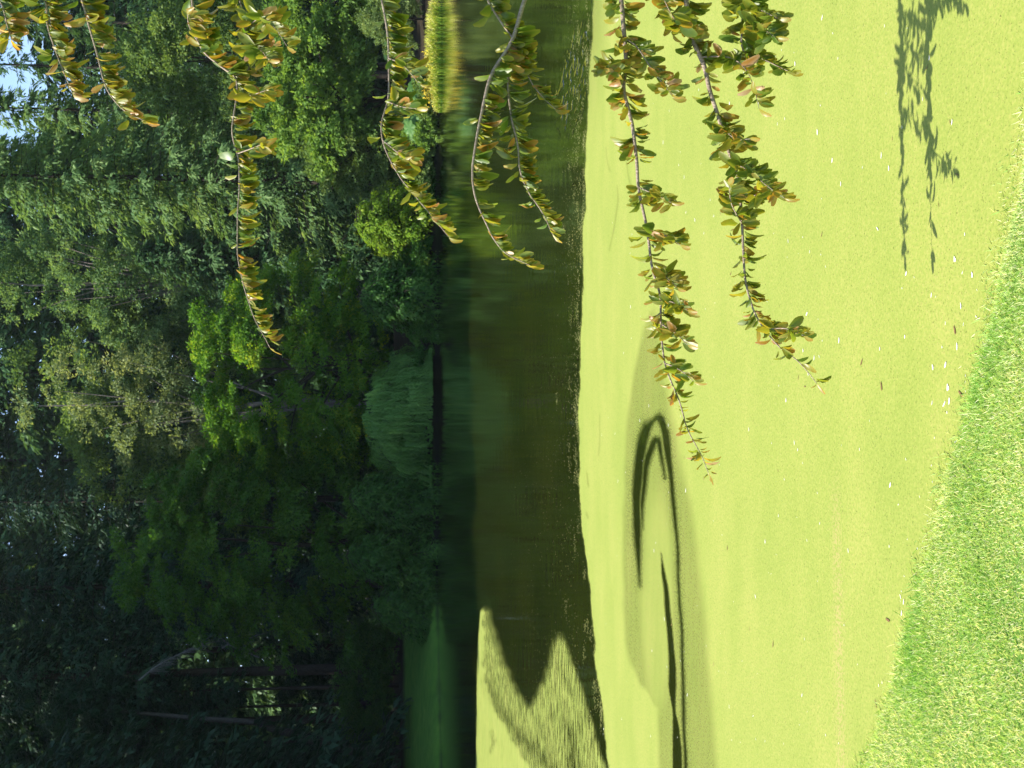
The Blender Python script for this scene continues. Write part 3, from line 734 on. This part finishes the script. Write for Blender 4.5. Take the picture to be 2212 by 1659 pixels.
def big_leaf_plant(c, n, R, label, seed):
    rng = np.random.default_rng(seed)
    root = empty('big_leaf_plant', (c[0], c[1], zt1(*c) - .02), label, 'plant')
    V = []; Fc = []; T = []; tb = Tubes()
    for k in range(n):
        az = rng.uniform(0, 2 * math.pi); r0 = rng.uniform(.2, 1.0) * R; hz = rng.uniform(.5, 1.3)
        c_ = np.array([r0 * math.cos(az), r0 * math.sin(az), hz]); lr = rng.uniform(.28, .5)
        nrm = unit(np.array([[.5 * math.cos(az) - .2, .5 * math.sin(az) - .5, .8]]))[0] + rng.normal(0, .15, 3); nrm /= np.linalg.norm(nrm)
        a = unit(np.cross(nrm, [0.2, .9, .1])[None])[0]; b = np.cross(nrm, a)
        m_ = 30; th = np.linspace(0, 2 * math.pi, m_, endpoint=False)
        rr = lr * (1 + .16 * np.cos(th * 7) + .07 * np.cos(th * 15 + 1) + rng.normal(0, .03, m_))
        i0 = len(V); V.append(c_ - nrm * .06); T.append(.3)
        for t_, r_ in zip(th, rr * .55): V.append(c_ + a * math.cos(t_) * r_ + b * math.sin(t_) * r_ + nrm * .02 * math.cos(7 * t_)); T.append(.35 + .3 * math.cos(7 * t_))
        for t_, r_ in zip(th, rr): V.append(c_ + a * math.cos(t_) * r_ + b * math.sin(t_) * r_ - nrm * .05); T.append(.6 + .2 * math.cos(7 * t_))
        for j in range(m_):
            j2 = (j + 1) % m_
            Fc.append([i0, i0 + 1 + j, i0 + 1 + j2]); Fc.append([i0 + 1 + j, i0 + 1 + m_ + j, i0 + 1 + m_ + j2, i0 + 1 + j2])
        tb.add(spline([(0.15 * math.cos(az), .15 * math.sin(az), 0), (.5 * c_[0], .5 * c_[1], hz * .6), c_ - nrm * .06], 6), np.linspace(.03, .015, 6), 5)
    mesh('leaves', V, Fc, MF['gunnera'], root, {'tint': np.clip(T, 0, 1)}, smooth=True)
    tb.build('stalks', MF['gunnera'], root)
for (X, Y, n, R, lab, s) in [(948, 205, 16, 1.1, 'clump of big rounded rhubarb-like leaves just left of the yellow reeds', 1), (946, 262, 14, 1.0, 'second clump of big rounded leaves, farther left of the reeds', 2)]:
    c = gp(X, Y); big_leaf_plant((float(c[0]), float(c[1]) + .9), n, R, lab, s)
L_ = (gp(945, 320)[0], gp(945, 320)[1] + 1.2)
broadleaf((float(L_[0]), float(L_[1])), 2.2, 1.5, 1.2, 'bright', 'small light green shrub at the waterline under the conifer', z0=0, ncl=40, rc=.4, nleaf=160, leaf=(.14, .09), seed=103, cat='shrub', name='small_shrub', trunk_r=.04, limbs=3)

for j, (Yc, h, w, mt, lab) in enumerate([(232, 1.5, 1.5, 'mid', 'low leafy shrub at the waterline between the big-leaved clumps'), (292, 1.3, 1.3, 'bright', 'low light green shrub just left of the big-leaved clumps'), (372, 1.4, 1.7, 'mid', 'low dark shrub overhanging the water below the tall conifer'),
                                        (425, 1.2, 1.5, 'rhodo', 'low dark shrub under the bright feathery conifer bush'), (560, 1.5, 1.9, 'rhodo', 'low dark shrub in the gap between feathery bush and drooping bush'), (725, 1.6, 1.9, 'rhodo', 'low dark shrub just right of the weeping bush')]):
    q = gp(945, Yc); yq = float(q[1]); xq = float(q[0])
    yq = 60.0
    while shore_dist(np.array([xq]), np.array([yq]))[0] < .2: yq += .1
    broadleaf((xq, yq), h, w, .9, mt, lab, z0=-.05, ncl=46, rc=.42, nleaf=170, leaf=(.15, .09), seed=140 + j, cat='shrub', name='shore_shrub', trunk_r=.04, limbs=3)

# ------------------------------------------------------------------ grass of the near bank
rng = np.random.default_rng(111)
n = 380000
x = rng.uniform(-3.6, 1.7, n); y = rng.uniform(3.2, 7.4, n)
d = shore_dist(x, y) + .09 * wob(x * 1.1, y * 1.1) + rng.normal(0, .045, n)
k = (d > -.03) & (x > -.40 * y - .3) & (d < 3); x, y, d = x[k], y[k], d[k]
n = len(x); z = zt(x, y); z = np.maximum(z, 0)
pn = .5 + .5 * np.sin(x * 3.1 + 1.3 * np.sin(y * 2.3 + x)) * np.sin(y * 3.7 + 1.1 * np.sin(x * 2.9))
fringe = np.exp(-np.maximum(d, 0) / .06)
az = rng.uniform(0, 2 * math.pi, n); lean = rng.uniform(.3, 2.4, n)
D = np.stack([np.cos(az) * lean, np.sin(az) * lean + .35 * fringe, np.ones(n) - .2 * fringe], -1)
Lb = rng.uniform(.013, .034, n) * (.8 + .7 * pn) * (1 + 1.2 * fringe * rng.random(n) ** 2)
lv = Leaves()
pn = np.clip(.5 + .9 * (pn - .5) + .25 * wob(x * 2.3 + 3, y * 2.1), 0, 1)
T = np.clip(.19 + .24 * rng.normal(0, .6, n) + .80 * (1 - pn) ** .8 * rng.random(n) ** .8 + .9 * (rng.random(n) < .10), 0, 1)
lv.add(np.stack([x, y, z - .004], -1), D, np.stack([np.cos(az + 1.3), np.sin(az + 1.3), .8 * np.ones(n)], -1), Lb, rng.uniform(.0028, .0055, n), T)
tagp(lv.build('grass', MF['grass']), 'short lawn grass with straw-coloured blades on the near bank', 'grass', kind='stuff')

# ------------------------------------------------------------------ the overhanging tree and its hanging branches
def leaf_mesh(C, D, N, L, W, T, rng):
    """many curled leaves with toothed, wavy margins: 6 stations x 3 across"""
    n = len(C); D = unit(D); S = unit(np.cross(D, N)); N = np.cross(S, D)
    st = np.array([0, .14, .34, .56, .78, 1.0]); wd = np.array([.05, .48, .86, 1.0, .93, .42])
    ns = len(st)
    curl = rng.normal(.22, .25, (n, 1)); fold = rng.uniform(.15, .95, (n, 1))
    twist = rng.normal(0, .35, (n, 1)) * st[None]
    wv1 = rng.normal(0, .14, (n, ns)); wv2 = rng.normal(0, .14, (n, ns)); tooth = rng.normal(0, .09, (n, ns))
    mid = C[:, None] + (L[:, None] * st)[:, :, None] * D[:, None] - (L[:, None] * curl * st ** 2)[:, :, None] * N[:, None]
    hw = .5 * W[:, None] * wd * (1 + tooth)
    Sx = S[:, None] * np.cos(twist)[:, :, None] + N[:, None] * np.sin(twist)[:, :, None]
    lf = mid + hw[:, :, None] * Sx + (hw * (fold + wv1))[:, :, None] * N[:, None]
    rt = mid - hw[:, :, None] * Sx + (hw * (fold + wv2))[:, :, None] * N[:, None]
    V = np.stack([lf, mid, rt], 2).reshape(-1, 3)
    i = (np.arange(n) * ns * 3)[:, None, None] + (np.arange(ns - 1) * 3)[None, :, None] + np.arange(2)[None, None]
    Fc = np.stack([i, i + 1, i + 4, i + 3], -1).reshape(-1, 4)
    TT = np.clip(T[:, None, None] + np.array([.10, -.06, .10])[None, None] + (st ** 2 * .16)[None, :, None], 0, 1)
    return V, Fc, TT.reshape(-1)

beech = empty('overhanging_tree', (5.3, 4.3, zt1(5.3, 4.3) - .05), 'bronze-leaved tree whose long thin branches hang from the right across the pond', 'tree')
BO = np.array(beech.location)
tb = Tubes()
tb.add(spline([(0, 0, 0), (.1, .05, 1.5), (-.1, .2, 3.2), (.1, .1, 5.5)], 14), np.linspace(.26, .1, 14), 12)
LIMBS = tb

def branch(pts, y0, y1, leaves=1.0, bronze=.3, gaps=(), twigs=(), r0=.0062, limb=True, lsize=.089, seed=0, both=.5, parent=None, name='branch'):
    rng = np.random.default_rng(900 + seed)
    n0 = len(pts)
    pl = np.array(pts, float)
    seg = np.r_[0, np.cumsum(np.hypot(*np.diff(pl, axis=0).T))]
    ys = y0 + (y1 - y0) * seg / seg[-1]
    P = np.array([at(a, b, c) for (a, b), c in zip(pl, ys)]) - BO
    m_ = max(12, int(seg[-1] / 12))
    Cv = spline(P, m_)
    Cv += .006 * np.cumsum(rng.normal(0, .35, Cv.shape), 0) * np.linspace(0, 1, m_)[:, None] * .5
    px = spline(np.c_[pl, np.zeros(n0)], m_)[:, :2]
    st = Tubes(); st.add(Cv, np.linspace(r0, .0016, m_), 7)
    stem = st
    LC, LDr, LN, LL, LW, LT = [], [], [], [], [], []
    def leafset(Cv, px, lim, dens, bz, szs):
        T = unit(np.gradient(Cv, axis=0))
        arc = np.r_[0, np.cumsum(np.linalg.norm(np.diff(Cv, axis=0), axis=1))]
        a = .01; k = 0
        while a < arc[-1]:
            u = a / arc[-1]
            i = min(int(np.searchsorted(arc, a)), len(Cv) - 1)
            c = np.array([np.interp(a, arc, Cv[:, q]) for q in range(3)]); t = T[i]
            Yp = np.interp(a, arc, px[:, 1])
            if not any(g0 < Yp < g1 for g0, g1 in gaps):
                sd = 1 if k % 2 else -1
                nlf = rng.integers(2, 4) if rng.random() < .75 * dens else 1
                perp = unit(np.cross(t, [0, 0, 1.])[None])[0]
                for q in range(nlf):
                    up = (-1 if rng.random() > both * .55 else .55)
                    Dr = np.array([0, 0, up * rng.uniform(.8, 1.1)]) + t * rng.normal(.38, .17) + perp * rng.normal(0, .30) + rng.normal(0, .06, 3)
                    # blades turn their faces to the light, edge-on to the walker on the bank
                    Nn = t * rng.uniform(.55, 1.0) + np.array([-.1, -.28 + rng.normal(0, .33), .3]) + rng.normal(0, .15, 3)
                    LC.append(c + unit(Dr[None])[0] * .008 + rng.normal(0, .008, 3)); LDr.append(Dr); LN.append(Nn)
                    s_ = szs * rng.uniform(.5, 1.15) * (1 - .35 * u ** 3)
                    LL.append(s_); LW.append(s_ * rng.uniform(.34, .54))
                    LT.append(np.clip(bz + .08 + .22 * u ** 1.5 * bz / .3 + rng.normal(0, .17) + (.35 if rng.random() < .07 else 0), 0, 1))
            k += 1
            a += (rng.uniform(.009, .022) if rng.random() > .08 else .06) / leaves
        # terminal leaf
        LC.append(Cv[-1]); LDr.append(T[-1] + [0, 0, -.4]); LN.append(np.array([-.5, -.3, .6])); LL.append(szs * .7); LW.append(szs * .3); LT.append(min(1, bz + .4))
    leafset(Cv, px, None, 1.0, bronze, lsize)
    for tw in twigs:                                 # side twigs: pixel polylines that leave the stem
        tp = np.array(tw, float)
        iy = int(np.argmin(np.hypot(px[:, 0] - tp[0, 0], px[:, 1] - tp[0, 1])))
        yy = Cv[iy][1] + BO[1]
        Q = np.array([at(a, b, yy - .12 * j) for j, (a, b) in enumerate(tp)]) - BO; Q[0] = Cv[iy]
        q_ = spline(Q, 10); stem.add(q_, np.linspace(.0035, .0013, 10), 5)
        gaps_ = gaps
        tpx = spline(np.c_[tp, np.zeros(len(tp))], 10)[:, :2]
        gaps = (); leafset(q_, tpx, None, .9, bronze, lsize * .95); gaps = gaps_
    o = stem.build(name, BARK_PALE, beech)
    V, Fc, TT = leaf_mesh(np.array(LC), np.array(LDr), np.array(LN), np.array(LL), np.array(LW), np.array(LT), rng)
    mesh('leaves', V, Fc, MF['branchleaf'], o, {'tint': TT}, smooth=True)
    if limb:                                         # the part beyond the picture edge, back to the trunk
        s = Cv[0]; d0 = unit((Cv[0] - Cv[2])[None])[0]
        za = np.clip(s[2] + 1.0, .8, 5.0)
        LIMBS.add(spline([s, s + d0 * .5 + [.2, 0, .12], s * .4 + [0, 0, .6 * za + .35], (0, .1, za)], 14), np.linspace(r0, .05, 14), 7)

branch([(-25, -50), (5, 10), (15, 50), (25, 88)], 5.2, 5.1, 1.69, .24, seed=1, limb=True)
branch([(85, -40), (100, 10), (103, 55), (118, 105), (138, 160), (156, 203)], 5.3, 5.2, 1.62, .24, seed=2, both=.15)
branch([(165, -40), (180, 10), (192, 55), (208, 110), (226, 180), (250, 222), (285, 250), (314, 264)], 5.2, 5.1, 1.76, .27, seed=3, both=.06)
branch([(410, -40), (416, 10), (425, 75), (440, 112), (478, 145), (508, 170), (508, 220), (500, 285), (514, 345), (516, 400), (512, 450), (511, 510), (513, 560), (528, 628), (545, 680), (562, 715), (578, 748)], 5.6, 5.4, 1.49, .2, seed=4, both=.06,
       twigs=([(440, 112), (410, 60), (405, 30)], [(508, 220), (545, 205), (575, 195)], [(514, 330), (545, 320), (570, 310)]))
branch([(505, -40), (520, 5), (528, 60), (540, 110), (535, 150), (515, 172)], 5.5, 5.55, 1.5, .2, seed=5, both=.6, twigs=([(528, 60), (560, 40), (590, 55), (620, 100)], [(535, 100), (565, 110), (580, 130)]))
branch([(815, -40), (827, 10), (838, 80), (840, 150), (838, 215), (824, 268), (830, 320), (858, 378), (898, 430), (932, 470), (968, 512)], 5.5, 5.3, 1.62, .15, seed=6, both=.1,
       twigs=([(840, 120), (870, 140), (905, 180)], [(838, 215), (865, 230), (900, 235)], [(830, 300), (860, 330), (885, 345)]))
branch([(1150, -40), (1130, 10), (1105, 90), (1062, 160), (1044, 225), (1030, 290), (1018, 365), (1022, 425), (1048, 490), (1085, 545), (1140, 574)], 5.4, 5.2, 1.49, .18, seed=7, both=.06, r0=.012, gaps=((-50, 60),))
branch([(1035, -40), (1056, 5), (1083, 50), (1108, 88), (1128, 145), (1155, 195), (1196, 236)], 5.5, 5.35, 1.56, .2, seed=8, both=.06)
branch([(1112, 75), (1098, 170), (1104, 250), (1118, 315), (1122, 370), (1142, 420), (1168, 458), (1190, 506)], 5.42, 5.3, 1.69, .14, seed=9, both=.3, limb=False)
branch([(1336, -40), (1343, 10), (1347, 60), (1352, 140), (1347, 195), (1364, 265), (1375, 345), (1380, 410), (1396, 490), (1408, 580), (1424, 640), (1427, 715), (1436, 795), (1466, 870), (1483, 930), (1512, 985), (1527, 1025)], 5.6, 5.55, 1.2, .21, seed=10, both=.75, r0=.013,
       gaps=((345, 385), (455, 490), (880, 905), (955, 968)),
       twigs=([(1350, 90), (1375, 100), (1405, 145), (1435, 185), (1452, 205)], [(1347, 150), (1320, 140), (1305, 150)], [(1382, 410), (1415, 420), (1450, 438)], [(1396, 500), (1440, 510), (1470, 530)], [(1408, 600), (1440, 600), (1462, 620)],
              [(1424, 650), (1460, 655), (1485, 670)], [(1426, 700), (1460, 720), (1485, 745)], [(1434, 790), (1470, 800), (1500, 825)]))
branch([(1476, -40), (1484, 20), (1492, 75), (1520, 140), (1532, 190), (1548, 240), (1572, 320), (1592, 370), (1602, 430), (1606, 500), (1612, 590), (1622, 640), (1645, 695), (1690, 750), (1735, 785), (1772, 828)], 5.3, 5.25, 1.25, .19, seed=11, both=.7, r0=.014,
       gaps=((795, 822),),
       twigs=([(1545, 110), (1580, 125), (1620, 165), (1640, 235)], [(1560, 280), (1590, 300), (1620, 300)], [(1585, 350), (1620, 370), (1655, 400), (1695, 428)], [(1600, 430), (1640, 420), (1670, 415)], [(1604, 480), (1580, 440), (1575, 400)], [(1660, 715), (1700, 710), (1735, 725)],
              [(1492, 75), (1470, 60), (1450, 30), (1430, -10)]))
branch([(1610, -40), (1606, 10), (1602, 60), (1604, 110), (1640, 125), (1672, 140), (1704, 156)], 5.2, 5.1, 1.6, .12, seed=12, both=.8, twigs=([(1606, 10), (1640, 20), (1680, 40)], [(1602, 60), (1640, 60), (1675, 80)]))
branch([(1415, -40), (1422, 0), (1440, 30), (1452, 70)], 5.4, 5.35, 1.4, .15, seed=13, both=.6)
LIMBS.build('trunk', BARK_GREY, beech)
lv = Leaves(); rng = np.random.default_rng(121)
for k in range(40):
    q = np.array([rng.uniform(-1.2, 2.2), rng.uniform(-1.5, 1.8), rng.uniform(4.2, 7)]); n = 110
    d = rdir(n); lv.add(q + d * rng.random((n, 1)) ** .4 * .6, d + [0, 0, -.6], d + [0, 0, .5], .09, .05, .25 + rng.normal(0, .15, n))
lv.build('crown', MF['branchleaf'], beech)

# ------------------------------------------------------------------ white petals on the weed
pm, nt, out = newmat('white_petal'); p = nt.nodes.new('ShaderNodeBsdfPrincipled'); p.inputs['Base Color'].default_value = (.72, .69, .62, 1); p.inputs['Roughness'].default_value = .5; nt.links.new(p.outputs[0], out.inputs[0])
rng = np.random.default_rng(131)
th = np.linspace(0, 2 * math.pi, 10, endpoint=False)
V = [(0, 0, .001)] + [(math.cos(a) * .5, math.sin(a) * .5 * (1 - .3 * math.cos(a)), .10 + .05 * math.cos(2 * a)) for a in th]
pet = mesh('floating_petal', V, [[0, 1 + j, 1 + (j + 1) % 10] for j in range(10)], pm, smooth=True)
tagp(pet, 'small white petal floating on the yellow-green duckweed', 'petal', 'white petals floating on the duckweed')
made = 0
while made < 250:
    if made < 60: X, Y = rng.uniform(1640, 2130), rng.uniform(0, 1650)
    elif made < 85: Y = rng.uniform(560, 1300); X = 2130 - (Y - 600) * .16 - rng.exponential(30)
    else: X, Y = rng.uniform(1290, 1800), rng.uniform(0, 1650)
    c = gp(X, Y, .006)
    if shore_dist(np.array([c[0]]), np.array([c[1]]))[0] > -.04: continue
    o = pet if made == 0 else pet.copy()
    if made: COL.objects.link(o)
    o.location = c; L = .010 + .03 * rng.random() ** 2 * (1 if X > 1600 else 1.3)
    o.scale = (L, L * rng.uniform(.16, .42), L * .4); o.rotation_euler = (0, 0, rng.normal(0, .35))
    made += 1

# brown fallen leaves and bits of twig on the weed
lm, nt, out = newmat('brown_litter'); p = nt.nodes.new('ShaderNodeBsdfPrincipled'); p.inputs['Base Color'].default_value = (.16, .085, .03, 1); p.inputs['Roughness'].default_value = .6; nt.links.new(p.outputs[0], out.inputs[0])
bit = mesh('fallen_leaf', V, [[0, 1 + j, 1 + (j + 1) % 10] for j in range(10)], lm, smooth=True)
tagp(bit, 'small brown fallen leaf floating on the yellow-green duckweed', 'leaf', 'brown fallen leaves on the duckweed')
for k in range(46):
    X, Y = rng.uniform(1300, 2100), rng.uniform(0, 1650)
    c = gp(X, Y, .007)
    if shore_dist(np.array([c[0]]), np.array([c[1]]))[0] > -.05: continue
    o = bit if k == 0 else bit.copy()
    if k: COL.objects.link(o)
    L = rng.uniform(.02, .055)
    o.location = c; o.scale = (L, L * rng.uniform(.10, .26), L * .2); o.rotation_euler = (0, 0, rng.normal(0, .6))

# ------------------------------------------------------------------ summer haze
hb = [(-60, -4), (60, -4), (60, 152), (-60, 152)]
hm, nt, out = newmat('haze')
pv = nt.nodes.new('ShaderNodeVolumePrincipled'); pv.inputs['Color'].default_value = (.78, .95, 1, 1); pv.inputs['Density'].default_value = .00008
nt.links.new(pv.outputs[0], out.inputs['Volume'])
HV = [(a, b, -1.8) for a, b in hb] + [(a, b, 75) for a, b in hb]
tagp(mesh('haze', HV, [[3, 2, 1, 0], [4, 5, 6, 7], [0, 1, 5, 4], [1, 2, 6, 5], [2, 3, 7, 6], [3, 0, 4, 7]], hm), kind='stuff')
